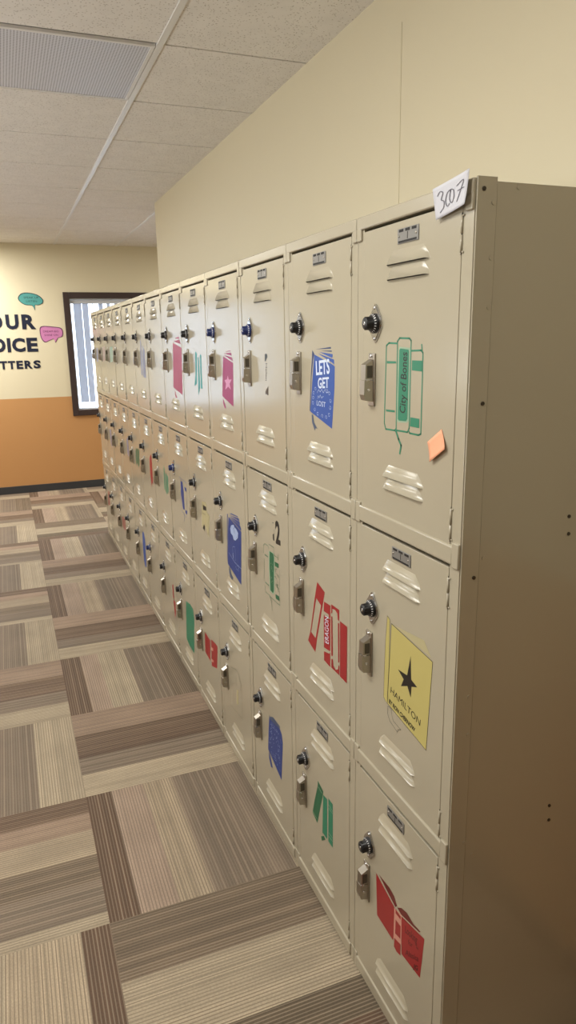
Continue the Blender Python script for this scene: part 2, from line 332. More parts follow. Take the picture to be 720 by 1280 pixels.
  ('p', 'blue_deep', [(0.1905, -0.226), (0.1505, -0.222), (0.1375, -0.263), (0.1345, -0.349), (0.1685, -0.353), (0.1935, -0.287)]),
  ('p', 'blue_deep', [(0.1185, -0.239), (0.0835, -0.239), (0.0865, -0.256), (0.1135, -0.255)]),
  ('p', 'blue_deep', [(0.1225, -0.346), (0.0845, -0.345), (0.0935, -0.363), (0.1255, -0.361)]),
  ('s', 'blue_deep', 0.002, [(0.2095, -0.209), (0.1815, -0.212), (0.2115, -0.366)]),
  ('s', 'blue_deep', 0.002, [(0.1765, -0.213), (0.0725, -0.215), (0.0945, -0.354)]),
  ('s', 'blue_deep', 0.002, [(0.2115, -0.366), (0.1075, -0.377)]),
  ('s', 'blue_deep', 0.003, [(0.1495, -0.366), (0.1525, -0.407)]),
  ('r', 'blue_deep', 8, [(0.2195, -0.299), (0.0895, -0.293), (0.0995, -0.341), (0.2185, -0.347)]),
 ]),
 (6, 2): ('painted_book', 'green painted book', [
  ('p', 'green', [(0.2155, -0.213), (0.1275, -0.2), (0.0745, -0.206), (0.0615, -0.251), (0.0975, -0.436), (0.1905, -0.434), (0.2455, -0.419)]),
 ]),
 (7, 0): ('painted_book', 'faint teal specks of a worn book', [
  ('s', 'teal', 0.002, [(0.0913, -0.281), (0.0823, -0.291)]),
  ('s', 'teal', 0.002, [(0.104, -0.305), (0.0813, -0.311)]),
  ('s', 'teal', 0.002, [(0.0768, -0.317), (0.075, -0.331)]),
  ('s', 'teal', 0.002, [(0.1031, -0.325), (0.1022, -0.342)]),
 ]),
 (7, 1): ('painted_books', 'green painted book spines', [
  ('p', 'green', [(0.1661, -0.209), (0.1489, -0.227), (0.1594, -0.34), (0.184, -0.332)]),
  ('p', 'green', [(0.1325, -0.245), (0.1078, -0.247), (0.1243, -0.353), (0.1482, -0.345)]),
  ('p', 'green', [(0.0981, -0.249), (0.075, -0.252), (0.0795, -0.327), (0.1138, -0.351)]),
 ]),
 (7, 2): ('painted_books', 'thin red painted books', [
  ('p', 'red', [(0.1278, -0.231), (0.1008, -0.22), (0.1043, -0.297), (0.129, -0.303)]),
  ('p', 'red', [(0.1267, -0.314), (0.102, -0.307), (0.075, -0.307), (0.0797, -0.369), (0.109, -0.411), (0.1149, -0.343)]),
 ]),
 (8, 0): ('painted_books', 'grey lavender painted book spines', [
  ('p', 'lavender', [(0.2076, -0.198), (0.1812, -0.207), (0.1753, -0.27), (0.2017, -0.393), (0.2335, -0.378)]),
  ('p', 'lavender', [(0.1506, -0.224), (0.1271, -0.233), (0.1153, -0.246), (0.1641, -0.394), (0.1835, -0.38)]),
  ('p', 'lavender', [(0.1153, -0.246), (0.09, -0.252), (0.0953, -0.394), (0.1606, -0.396)]),
 ]),
 (8, 1): ('painted_book', 'red painted book', [
  ('p', 'red', [(0.1528, -0.227), (0.1077, -0.202), (0.09, -0.216), (0.0956, -0.376), (0.1128, -0.358), (0.1442, -0.39), (0.1534, -0.357), (0.1645, -0.295)]),
 ]),
 (9, 1): ('painted_books', 'dark green painted books', [
  ('p', 'green_dark', [(0.2044, -0.24), (0.1544, -0.221), (0.1665, -0.318), (0.227, -0.346)]),
  ('p', 'green_dark', [(0.1395, -0.228), (0.09, -0.228), (0.1049, -0.321), (0.1593, -0.343)]),
 ]),
 (9, 2): ('painted_book', 'tall blue painted book', [
  ('p', 'blue', [(0.1771, -0.16), (0.1346, -0.138), (0.107, -0.157), (0.09, -0.194), (0.1091, -0.361), (0.1461, -0.373), (0.1805, -0.339), (0.186, -0.27)]),
 ]),
 (10, 1): ('painted_book', 'pale lavender painted book', [
  ('p', 'lavender', [(0.155, -0.22), (0.1078, -0.204), (0.0948, -0.22), (0.09, -0.333), (0.1605, -0.319)]),
 ]),
 (11, 2): ('painted_book', 'dull red painted book', [
  ('p', 'maroon_pale', [(0.2466, -0.251), (0.1745, -0.231), (0.09, -0.244), (0.104, -0.323), (0.1879, -0.328), (0.25, -0.321)]),
 ]),
 (11, 1): ('painted_book', 'pale yellow painted book', [
  ('p', 'yellow_pale', [(0.1568, -0.263), (0.09, -0.263), (0.0948, -0.303), (0.161, -0.312)]),
 ]),
 (12, 1): ('painted_book', 'pale lavender painted book', [
  ('p', 'lavender', [(0.1785, -0.238), (0.109, -0.24), (0.09, -0.373), (0.1645, -0.353)]),
 ]),
 (13, 2): ('painted_book', 'dull red painted book', [
  ('p', 'maroon_pale', [(0.201, -0.193), (0.09, -0.181), (0.1222, -0.3), (0.25, -0.324)]),
 ]),
 (11, 0): ('painted_book', 'pale green painted book', [
  ('p', 'green_halo', [(0.2236, -0.239), (0.09, -0.235), (0.1172, -0.334), (0.25, -0.345)]),
 ]),
 (12, 0): ('painted_book', 'pale pink painted book', [
  ('p', 'pink_pale', [(0.224, -0.24), (0.09, -0.232), (0.1246, -0.334), (0.2495, -0.346)]),
 ]),
 (13, 0): ('painted_book', 'pale lavender painted book', [
  ('p', 'lavender', [(0.2176, -0.25), (0.113, -0.245), (0.1534, -0.352), (0.25, -0.359)]),
 ]),
}
PAPER = {'tl': (0.108, 1.834), 'tr': (0.002, 1.844), 'br': (0.006, 1.794), 'bl': (0.095, 1.784)}
NOTE = [(0.111, 1.413), (0.067, 1.441), (0.047, 1.409), (0.093, 1.38)]
# ------------------------------------------------------------------ the room
H = 1.83; W = 0.3905; NCOL = 13
HC = 2.6102; XW = 0.4845; YF = 7.208; YEND = 4.70
XL = -3.5; YN = -3.2; XR = 4.0

# two-tone painted wall: cream above, orange-tan below a level line
def wall_material(name, two_tone):
    m = mat(name, (212, 202, 172), rough=0.55, spec=0.3, bump=(140, 0.06, 0.001))
    if two_tone:
        nt = m.node_tree; b = nt.nodes['Principled BSDF']
        tc = nt.nodes.new('ShaderNodeTexCoord'); sx = nt.nodes.new('ShaderNodeSeparateXYZ'); gt = nt.nodes.new('ShaderNodeMath'); gt.operation = 'GREATER_THAN'; gt.inputs[1].default_value = 1.031
        mx = nt.nodes.new('ShaderNodeMixRGB'); mx.inputs[1].default_value = (*lin((190, 142, 92)), 1); mx.inputs[2].default_value = (*lin((214, 204, 176)), 1)
        nt.links.new(tc.outputs['Object'], sx.inputs[0]); nt.links.new(sx.outputs['Z'], gt.inputs[0]); nt.links.new(gt.outputs[0], mx.inputs[0]); nt.links.new(mx.outputs[0], b.inputs['Base Color'])
    return m
WALL = wall_material('wall_cream', False); WALL2 = wall_material('wall_two_tone', True)

# ---- carpet: quarter-turned tiles, each printed with plank-like stripes
def carpet():
    TS = 0.6157; X0, Y0 = -0.5814, 0.7693
    bm = bmesh.new(); uvl = bm.loops.layers.uv.new('UVMap'); cl = bm.loops.layers.float_color.new('plank')
    V = dict(brown=(98, 76, 60), pink=(158, 138, 122), tan=(164, 148, 126), grey=(118, 104, 90), beige=(168, 154, 132), dark=(106, 91, 75), rose=(152, 130, 112), olive=(92, 80, 64))
    vert_ = [[(0, .145, 'brown'), (.145, .33, 'pink'), (.33, .5, 'tan'), (.5, .72, 'grey'), (.72, .93, 'grey'), (.93, 1, 'beige')],
             [(0, .16, 'brown'), (.16, .30, 'pink'), (.30, .52, 'beige'), (.52, .76, 'grey'), (.76, 1, 'dark')],
             [(0, .26, 'tan'), (.26, .53, 'dark'), (.53, .74, 'grey'), (.74, 1, 'beige')]]
    hor_ = [[(0, .23, 'beige'), (.23, .42, 'grey'), (.42, .70, 'brown'), (.70, 1, 'rose')],
            [(0, .08, 'beige'), (.08, .30, 'grey'), (.30, .49, 'dark'), (.49, .70, 'tan'), (.70, .85, 'rose'), (.85, 1, 'brown')],
            [(0, .15, 'brown'), (.15, .32, 'olive'), (.32, .66, 'beige'), (.66, 1, 'dark')]]
    i0, i1 = math.floor((XL-X0)/TS), math.ceil((XR-X0)/TS); j0, j1 = math.floor((YN-Y0)/TS), math.ceil((YF-Y0)/TS)
    rng = random.Random(5)
    for i in range(i0, i1):
        for j in range(j0, j1):
            vertical = (i+j) % 2 == 0
            if (i, j) == (0, 0): lay = vert_[0]
            elif (i, j) in ((0, 2), (0, 4), (0, 6)): lay = vert_[1] if j != 4 else vert_[0]
            elif (i, j) in ((0, 1), (0, 3), (0, 5)): lay = hor_[0]
            elif (i, j) == (0, -1): lay = hor_[2]
            elif (i, j) == (-1, 0): lay = hor_[1]
            elif (i, j) == (-1, 2): lay = hor_[0]
            elif (i, j) == (-1, -1): lay = [(0, .3, 'tan'), (.3, .55, 'beige'), (.55, .87, 'tan'), (.87, 1, 'brown')]
            elif (i, j) in ((-1, 1), (-1, 3)): lay = [(0, .3, 'dark'), (.3, .5, 'tan'), (.5, .74, 'grey'), (.74, 1, 'beige')]
            else: lay = rng.choice(vert_ if vertical else hor_)
            for a, b, c in lay:
                f = rng.uniform(.93, 1.07); base = [v*f for v in lin(V[c])]
                if vertical: x0, x1, y0, y1 = i+a, i+b, j, j+1
                else: x0, x1, y0, y1 = i, i+1, j+a, j+b
                q = [(max(XL, min(XR, X0+x*TS)), max(YN, min(YF, Y0+y*TS))) for x, y in ((x0, y0), (x1, y0), (x1, y1), (x0, y1))]
                if q[0][0] >= q[1][0] or q[0][1] >= q[2][1]: continue
                fc = bm.faces.new([bm.verts.new((x, y, 0)) for x, y in q])
                for l in fc.loops:
                    p = l.vert.co
                    l[uvl].uv = (p.x, p.y) if vertical else (p.y+37.3, p.x)
                    l[cl] = (*base, 1)
    m = bpy.data.materials.new('carpet_tiles'); m.use_nodes = True; nt = m.node_tree; b = nt.nodes['Principled BSDF']
    b.inputs['Roughness'].default_value = 0.75; b.inputs['Specular IOR Level'].default_value = 0.45
    at = nt.nodes.new('ShaderNodeAttribute'); at.attribute_name = 'plank'
    uv = nt.nodes.new('ShaderNodeUVMap'); uv.uv_map = 'UVMap'; sp = nt.nodes.new('ShaderNodeSeparateXYZ'); nt.links.new(uv.outputs[0], sp.inputs[0])
    def math_(op, a, b_=None, c=None):
        n = nt.nodes.new('ShaderNodeMath'); n.operation = op
        for k, v in enumerate((a, b_, c)):
            if v is None: continue
            if isinstance(v, (int, float)): n.inputs[k].default_value = v
            else: nt.links.new(v, n.inputs[k])
        return n.outputs[0]
    PITCHM = 0.0098
    ph = math_('MULTIPLY', sp.outputs['X'], 1/PITCHM)
    row = math_('FLOOR', ph); fr = math_('FRACT', ph)
    groove = math_('LESS_THAN', math_('ABSOLUTE', math_('SUBTRACT', fr, 0.5)), 0.17)
    wn = nt.nodes.new('ShaderNodeTexWhiteNoise'); wn.noise_dimensions = '1D'; nt.links.new(row, wn.inputs['W'])
    # loops along the row
    cv = nt.nodes.new('ShaderNodeCombineXYZ'); nt.links.new(math_('MULTIPLY', sp.outputs['X'], 300), cv.inputs[0]); nt.links.new(math_('MULTIPLY', sp.outputs['Y'], 170), cv.inputs[1])
    nz = nt.nodes.new('ShaderNodeTexNoise'); nz.inputs['Scale'].default_value = 1.0; nz.inputs['Detail'].default_value = 2; nt.links.new(cv.outputs[0], nz.inputs['Vector'])
    cv2 = nt.nodes.new('ShaderNodeCombineXYZ'); nt.links.new(math_('MULTIPLY', sp.outputs['X'], 9), cv2.inputs[0]); nt.links.new(math_('MULTIPLY', sp.outputs['Y'], 5), cv2.inputs[1])
    nz2 = nt.nodes.new('ShaderNodeTexNoise'); nz2.inputs['Scale'].default_value = 1.0; nz2.inputs['Detail'].default_value = 3; nt.links.new(cv2.outputs[0], nz2.inputs['Vector'])
    f1 = math_('MULTIPLY_ADD', math_('POWER', wn.outputs['Value'], 1.0), 0.36, 0.80)      # row-to-row tone
    f2 = math_('MULTIPLY_ADD', groove, -0.12, 1.03)      # dark yarn line between rows
    f3 = math_('MULTIPLY_ADD', nz.outputs['Fac'], 0.7, 0.74)
    f4 = math_('MULTIPLY_ADD', nz2.outputs['Fac'], 0.5, 0.75)
    ff = math_('MULTIPLY', math_('MULTIPLY', f1, f2), math_('MULTIPLY', f3, f4))
    vm = nt.nodes.new('ShaderNodeVectorMath'); vm.operation = 'SCALE'; nt.links.new(at.outputs['Color'], vm.inputs[0]); nt.links.new(ff, vm.inputs['Scale'])
    sc = nt.nodes.new('ShaderNodeSeparateXYZ'); nt.links.new(at.outputs['Color'], sc.inputs[0])
    pale = nt.nodes.new('ShaderNodeMixRGB'); pale.inputs[1].default_value = (*lin((158, 142, 122)), 1); pale.inputs[2].default_value = (*lin((124, 108, 90)), 1)
    nt.links.new(math_('GREATER_THAN', sc.outputs['Y'], 0.2), pale.inputs[0])
    yarn = nt.nodes.new('ShaderNodeMixRGB'); nt.links.new(pale.outputs[0], yarn.inputs[2])
    nt.links.new(math_('MULTIPLY', groove, math_('MULTIPLY_ADD', wn.outputs['Value'], 0.5, 0.3)), yarn.inputs[0]); nt.links.new(vm.outputs[0], yarn.inputs[1]); nt.links.new(yarn.outputs[0], b.inputs['Base Color'])
    bp = nt.nodes.new('ShaderNodeBump'); bp.inputs['Strength'].default_value = 0.5; bp.inputs['Distance'].default_value = 0.002
    nt.links.new(math_('ADD', math_('MULTIPLY', nz.outputs['Fac'], 0.6), math_('MULTIPLY', groove, -0.6)), bp.inputs['Height']); nt.links.new(bp.outputs[0], b.inputs['Normal'])
    return struct(mesh_obj('floor', bm, m))
carpet()

# ---- ceiling: lay-in tiles between metal tees
CT = 0.6346; XA = -0.0715; TC0 = 1.7795
def ceiling():
    m = mat('ceiling_tile', (228, 224, 216), rough=0.85, spec=0.2)
    nt = m.node_tree; b = nt.nodes['Principled BSDF']; tc = nt.nodes.new('ShaderNodeTexCoord')
    v = nt.nodes.new('ShaderNodeTexVoronoi'); v.inputs['Scale'].default_value = 95; nt.links.new(tc.outputs['Object'], v.inputs['Vector'])
    r = nt.nodes.new('ShaderNodeValToRGB'); r.color_ramp.elements[0].position = 0.12; r.color_ramp.elements[0].color = (*lin((186, 178, 166)), 1); r.color_ramp.elements[1].position = 0.3; r.color_ramp.elements[1].color = (*lin((240, 236, 230)), 1)
    n = nt.nodes.new('ShaderNodeTexNoise'); n.inputs['Scale'].default_value = 14; n.inputs['Detail'].default_value = 5; nt.links.new(tc.outputs['Object'], n.inputs['Vector'])
    mx = nt.nodes.new('ShaderNodeMixRGB'); mx.blend_type = 'MULTIPLY'; mx.inputs[0].default_value = 0.15
    nt.links.new(v.outputs['Distance'], r.inputs[0]); nt.links.new(r.outputs[0], mx.inputs[1]); nt.links.new(n.outputs['Fac'], mx.inputs[2]); nt.links.new(mx.outputs[0], b.inputs['Base Color'])
    bm = bmesh.new()
    # tiles, each a shallow slab with its own bevelled rim
    i0, i1 = math.floor((XL-XA)/CT), math.ceil((XR-XA)/CT); j0, j1 = math.floor((YN-TC0)/CT), math.ceil((YF-TC0)/CT)
    for i in range(i0, i1):
        for j in range(j0, j1):
            if (i, j) == (-1, 0): continue            # the air grille hangs in this bay
            x0, x1 = max(XL, XA+i*CT+.004), min(XR, XA+(i+1)*CT-.004); y0, y1 = max(YN, TC0+j*CT+.006), min(YF, TC0+(j+1)*CT-.006)
            if x1-x0 < .01 or y1-y0 < .01: continue
            bx(bm, x0, x1, y0, y1, HC, HC+.02)
    bx(bm, XL-.1, XR+.1, YN-.1, YF+.1, HC+.022, HC+.04)
    struct(mesh_obj('ceiling', bm, m))
    tee = mat('ceiling_tee', (224, 222, 218), rough=0.4)
    k = 0
    for i in range(i0, i1+1):
        x = XA+i*CT
        if not XL < x < XR: continue
        k += 1; bm = bmesh.new(); bx(bm, x-.012, x+.012, YN, YF, HC-.004, HC+.021, bev=.001); struct(mesh_obj('trim_%d' % k, bm, tee))
    for j in range(j0, j1+1):
        y = TC0+j*CT
        if not YN < y < YF: continue
        k += 1; bm = bmesh.new(); bx(bm, XL, XR, y-.0075, y+.0075, HC+.012, HC+.021); struct(mesh_obj('trim_%d' % k, bm, m))
    return k
NT = ceiling()

def simple_wall(name, boxes, m):
    bm = bmesh.new()
    for b in boxes: bx(bm, *b)
    return struct(mesh_obj(name, bm, m))
simple_wall('wall_right', [(XW, XW+.14, YN, YEND, 0, HC)], WALL2)
simple_wall('wall_right_return', [(XW+.14, XR, YEND-.14, YEND, 0, HC)], WALL)
simple_wall('wall_right_end', [(XR, XR+.1, YEND-.14, YF+.1, 0, HC)], WALL)
simple_wall('wall_left', [(XL-.1, XL, YN-.1, YF+.1, 0, HC)], WALL2)
simple_wall('wall_near', [(XL, XW+.14, YN-.1, YN, 0, HC)], WALL2)
# far wall with two window openings
WZ0, WZ1 = 0.879, 2.066
WINS = [(0.027, 1.30), (-2.44, -1.09)]
yb0, yb1 = YF, YF+.14
xs_ = [XL, WINS[1][0], WINS[1][1], WINS[0][0], WINS[0][1], XR]
simple_wall('wall_far', [(xs_[0], xs_[1], yb0, yb1, 0, HC), (xs_[2], xs_[3], yb0, yb1, 0, HC), (xs_[4], xs_[5], yb0, yb1, 0, HC)] +
            [(a, b, yb0, yb1, z0, z1) for a, b in WINS for z0, z1 in ((0, WZ0), (WZ1, HC))], WALL2)
base = mat('baseboard_rubber', (52, 54, 58), rough=0.5)
bm = bmesh.new(); bx(bm, XL, XR, YF-.008, YF, 0, .082, bev=.002); struct(mesh_obj('baseboard_far', bm, base))
bm = bmesh.new(); bx(bm, XW-.008, XW, YN, YEND, 0, .082, bev=.002); struct(mesh_obj('baseboard_right', bm, base))
bm = bmesh.new(); bx(bm, XW-.0012, XW, 1.069, 1.075, .1, HC-.12, bev=.0005); struct(mesh_obj('trim_%d' % (NT+1), bm, WALL))     # wall panel joint

frame_m = mat('window_frame_brown', (56, 42, 40), rough=0.45)
reveal_m = mat('window_reveal', (205, 208, 214), rough=0.5)
blind_m = bpy.data.materials.new('blind_vinyl'); blind_m.use_nodes = True
nt = blind_m.node_tree; pb = nt.nodes['Principled BSDF']; pb.inputs['Base Color'].default_value = (*lin((226, 226, 228)), 1); pb.inputs['Roughness'].default_value = 0.5
tr = nt.nodes.new('ShaderNodeBsdfTranslucent'); tr.inputs[0].default_value = (*lin((226, 228, 236)), 1); mxs = nt.nodes.new('ShaderNodeMixShader'); mxs.inputs[0].default_value = 0.55
nt.links.new(pb.outputs[0], mxs.inputs[1]); nt.links.new(tr.outputs[0], mxs.inputs[2]); nt.links.new(mxs.outputs[0], nt.nodes['Material Output'].inputs[0])
glass_m = bpy.data.materials.new('window_glass'); glass_m.use_nodes = True
nt = glass_m.node_tree; nt.nodes.remove(nt.nodes['Principled BSDF'])
tb = nt.nodes.new('ShaderNodeBsdfTransparent'); gb = nt.nodes.new('ShaderNodeBsdfGlossy'); gb.inputs['Roughness'].default_value = 0.02; fr = nt.nodes.new('ShaderNodeFresnel'); fr.inputs[0].default_value = 1.45; ms = nt.nodes.new('ShaderNodeMixShader')
nt.links.new(fr.outputs[0], ms.inputs[0]); nt.links.new(tb.outputs[0], ms.inputs[1]); nt.links.new(gb.outputs[0], ms.inputs[2]); nt.links.new(ms.outputs[0], nt.nodes['Material Output'].inputs[0])

for k, (a, b) in enumerate(WINS):
    bm = bmesh.new(); t = .062
    bx(bm, a-t, a, YF-.022, YF+.02, WZ0-t, WZ1+t, bev=.003); bx(bm, b, b+t, YF-.022, YF+.02, WZ0-t, WZ1+t, bev=.003)
    bx(bm, a, b, YF-.022, YF+.02, WZ1, WZ1+t, bev=.003); bx(bm, a, b, YF-.022, YF+.02, WZ0-t, WZ0, bev=.003)
    w = struct(mesh_obj('window_%d' % (k+1), bm, frame_m))
    bm = bmesh.new()
    bx(bm, a, a+.012, YF+.021, YF+.13, WZ0, WZ1); bx(bm, b-.012, b, YF+.021, YF+.13, WZ0, WZ1); bx(bm, a+.012, b-.012, YF+.021, YF+.13, WZ0, WZ0+.012); bx(bm, a+.012, b-.012, YF+.021, YF+.13, WZ1-.012, WZ1)
    mesh_obj('window_reveal', bm, reveal_m, w)
    bm = bmesh.new(); bx(bm, a+.012, b-.012, YF+.108, YF+.114, WZ0+.012, WZ1-.012); mesh_obj('window_pane', bm, glass_m, w)
    # vertical blinds hanging in the opening
    cx = (a+b)/2
    r = empty('vertical_blind', (cx, YF+.055, WZ1-.06))
    tag(r, ['white vertical blind in the dark-framed window behind the far lockers', 'white vertical blind in the far-wall window left of the big lettering'][k], 'window blind')
    bm = bmesh.new(); bx(bm, a-cx+.015, b-cx-.015, -.022, .022, .008, .045, bev=.003); mesh_obj('head_rail', bm, reveal_m, r)
    pit = .082; n = int((b-a-.06)/pit)
    for i in range(n):
        x = a-cx+.085+i*pit
        ang = math.radians(((14, 42, 84)[i] if i < 3 else 62+5*math.sin(i*1.7)) if k == 0 else 66+6*math.sin(i*2.1))
        bm = bmesh.new(); nn = 6; hw = .0445
        rows = []
        for z in (-1.05, .008):
            rows.append([])
            for s in range(nn+1):
                u = (s/nn-.5)*2; bow = .006*(1-u*u)
                px, py = u*hw, bow
                rows[-1].append((px*math.cos(ang)-py*math.sin(ang), px*math.sin(ang)*.42+py*math.cos(ang), z))
        vv = [[bm.verts.new(p) for p in rw] for rw in rows]
        for s in range(nn):
            f = bm.faces.new((vv[0][s], vv[0][s+1], vv[1][s+1], vv[1][s])); f.smooth = True
        bmesh.ops.solidify(bm, geom=bm.faces[:], thickness=.0012)
        mesh_obj('vane', bm, blind_m, r, (x, 0, 0))

# ---- lettering on the far wall
navy = mat('vinyl_navy', (24, 30, 52), rough=0.4)
def wall_letters(name, label, spec, z0, z1):
    """spec: list of (character, x0, x1); each letter a cut vinyl piece 3 mm thick"""
    r = empty(name, (spec[0][1], YF, z0)); tag(r, label, 'wall lettering', 'lettering on the far wall')
    for ch, x0, x1 in spec:
        vs, fs = text_mesh(ch, 0.045)
        ax, bxx = min(v.x for v in vs), max(v.x for v in vs); ay, by = min(v.y for v in vs), max(v.y for v in vs)
        bm = bmesh.new()
        V2 = [bm.verts.new((x0-spec[0][1]+(v.x-ax)/(bxx-ax)*(x1-x0), -.001, (v.y-ay)/(by-ay)*(z1-z0))) for v in vs]
        for f in fs:
            try: bm.faces.new([V2[i] for i in f])
            except ValueError: pass
        ex = bmesh.ops.extrude_face_region(bm, geom=bm.faces[:])
        bmesh.ops.translate(bm, verts=[g for g in ex['geom'] if isinstance(g, bmesh.types.BMVert)], vec=(0, -.003, 0))
        bmesh.ops.recalc_face_normals(bm, faces=bm.faces[:])
        mesh_obj('letter', bm, navy, r)
wall_letters('wall_lettering', 'top line of dark navy letters on the cream far wall, ending OUR', [('Y', -.985, -.835), ('O', -.815, -.662), ('U', -.63, -.503), ('R', -.472, -.333)], 1.75, 1.902)
wall_letters('wall_lettering', 'middle line of dark navy letters on the far wall, ending OICE', [('V', -.965, -.81), ('O', -.80, -.655), ('I', -.640, -.606), ('C', -.592, -.462), ('E', -.445, -.336)], 1.518, 1.663)
wall_letters('wall_lettering', 'lowest, smallest line of dark navy letters on the far wall, ending TTERS', [('M', -.955, -.848), ('A', -.838, -.742), ('T', -.735, -.66), ('T', -.652, -.58), ('E', -.568, -.503), ('R', -.488, -.408), ('S', -.398, -.324)], 1.343, 1.428)

# ---- paper speech bubbles
def bubble(name, label, pts, col, edge, lines):
    m1 = mat('card_'+name, col, rough=0.6); m2 = mat('card_edge_'+name, edge, rough=0.6)
    cx = sum(p[0] for p in pts)/len(pts); cz = sum(p[1] for p in pts)/len(pts)
    r = empty('speech_bubble', (cx, YF, cz)); tag(r, label, 'speech bubble sign', 'speech bubbles on the far wall')
    # smooth closed outline
    n = len(pts); out = []
    for i in range(n):
        p0, p1, p2, p3 = [pts[(i+k-1) % n] for k in range(4)]
        for s in range(5):
            t = s/5
            out.append(tuple(.5*((2*p1[c])+(-p0[c]+p2[c])*t+(2*p0[c]-5*p1[c]+4*p2[c]-p3[c])*t*t+(-p0[c]+3*p1[c]-3*p2[c]+p3[c])*t**3) for c in (0, 1)))
    out = [(x-cx, z-cz) for x, z in out]
    bm = bmesh.new(); prism(bm, out, 'y', -.0008, -.003, 0); mesh_obj('backing', bm, m2, r)
    bm = bmesh.new(); prism(bm, [(x*.93, z*.9) for x, z in out], 'y', -.003, -.0042, 0); mesh_obj('card', bm, m1, r)
    bm = bmesh.new()
    for txt, x0, x1, z0, h in lines:
        vs, fs = text_mesh(txt, 0.0); w = max(v.x for v in vs)
        V2 = [bm.verts.new((x0-cx+v.x/w*(x1-x0), -.0046, z0-cz+v.y/.7*h)) for v in vs]
        for f in fs:
            try: bm.faces.new([V2[i] for i in f])
            except ValueError: pass
    mesh_obj('lettering', bm, m2, r)
bubble('teal', 'teal oval paper speech bubble above the lettering on the far wall', [(-.485, 2.07), (-.45, 2.112), (-.38, 2.122), (-.29, 2.10), (-.24, 2.055), (-.245, 2.015), (-.29, 1.995), (-.322, 1.995), (-.330, 1.945), (-.352, 1.99), (-.42, 1.998), (-.47, 2.03)], (76, 150, 146), (34, 62, 66), [('SPEAK UP', -.43, -.28, 2.062, .02), ('LISTEN', -.41, -.30, 2.025, .02)])
bubble('pink', 'pink paper speech bubble beside the dark window frame on the far wall', [(-.30, 1.755), (-.265, 1.782), (-.17, 1.776), (-.085, 1.762), (-.064, 1.72), (-.078, 1.67), (-.12, 1.655), (-.15, 1.608), (-.165, 1.645), (-.215, 1.628), (-.262, 1.614), (-.295, 1.66)], (196, 124, 172), (92, 40, 82), [('DREAM BIG', -.27, -.11, 1.716, .02), ('SHINE ON', -.26, -.12, 1.678, .02)])

# ---- perforated air grille in the ceiling
r = empty('ceiling_vent', (XA-CT/2, TC0+CT/2, HC)); tag(r, 'grey perforated metal air grille set in the white tiled ceiling', 'ceiling vent')
vm_ = mat('vent_perforated', (168, 172, 182), rough=0.45, metal=0.0)
nt = vm_.node_tree; tc = nt.nodes.new('ShaderNodeTexCoord'); mp = nt.nodes.new('ShaderNodeVectorMath'); mp.operation = 'SCALE'; mp.inputs['Scale'].default_value = 1/.0105
fr_ = nt.nodes.new('ShaderNodeVectorMath'); fr_.operation = 'FRACTION'; sb = nt.nodes.new('ShaderNodeVectorMath'); sb.operation = 'SUBTRACT'; sb.inputs[1].default_value = (.5, .5, 0)
ml = nt.nodes.new('ShaderNodeVectorMath'); ml.operation = 'MULTIPLY'; ml.inputs[1].default_value = (1, 1, 0); ln = nt.nodes.new('ShaderNodeVectorMath'); ln.operation = 'LENGTH'
lt = nt.nodes.new('ShaderNodeMath'); lt.operation = 'LESS_THAN'; lt.inputs[1].default_value = .31; mx = nt.nodes.new('ShaderNodeMixRGB'); mx.inputs[1].default_value = (*lin((214, 216, 224)), 1); mx.inputs[2].default_value = (*lin((140, 140, 148)), 1)
for a, b in ((tc.outputs['Object'], mp.inputs[0]), (mp.outputs[0], fr_.inputs[0]), (fr_.outputs[0], sb.inputs[0]), (sb.outputs[0], ml.inputs[0]), (ml.outputs[0], ln.inputs[0]), (ln.outputs['Value'], lt.inputs[0]), (lt.outputs[0], mx.inputs[0]), (mx.outputs[0], nt.nodes['Principled BSDF'].inputs['Base Color'])): nt.links.new(a, b)
h = CT/2-.014
bm = bmesh.new(); bx(bm, -h+.014, h-.014, -h+.014, h-.014, -.003, .004); mesh_obj('perforated_face', bm, vm_, r)
bm = bmesh.new()
for q in ((-h, -h+.014, -h, h), (h-.014, h, -h, h), (-h+.014, h-.014, -h, -h+.014), (-h+.014, h-.014, h-.014, h)): bx(bm, *q, -.005, .006, bev=.001)
mesh_obj('vent_frame', bm, MATS['ceiling_tee'], r)

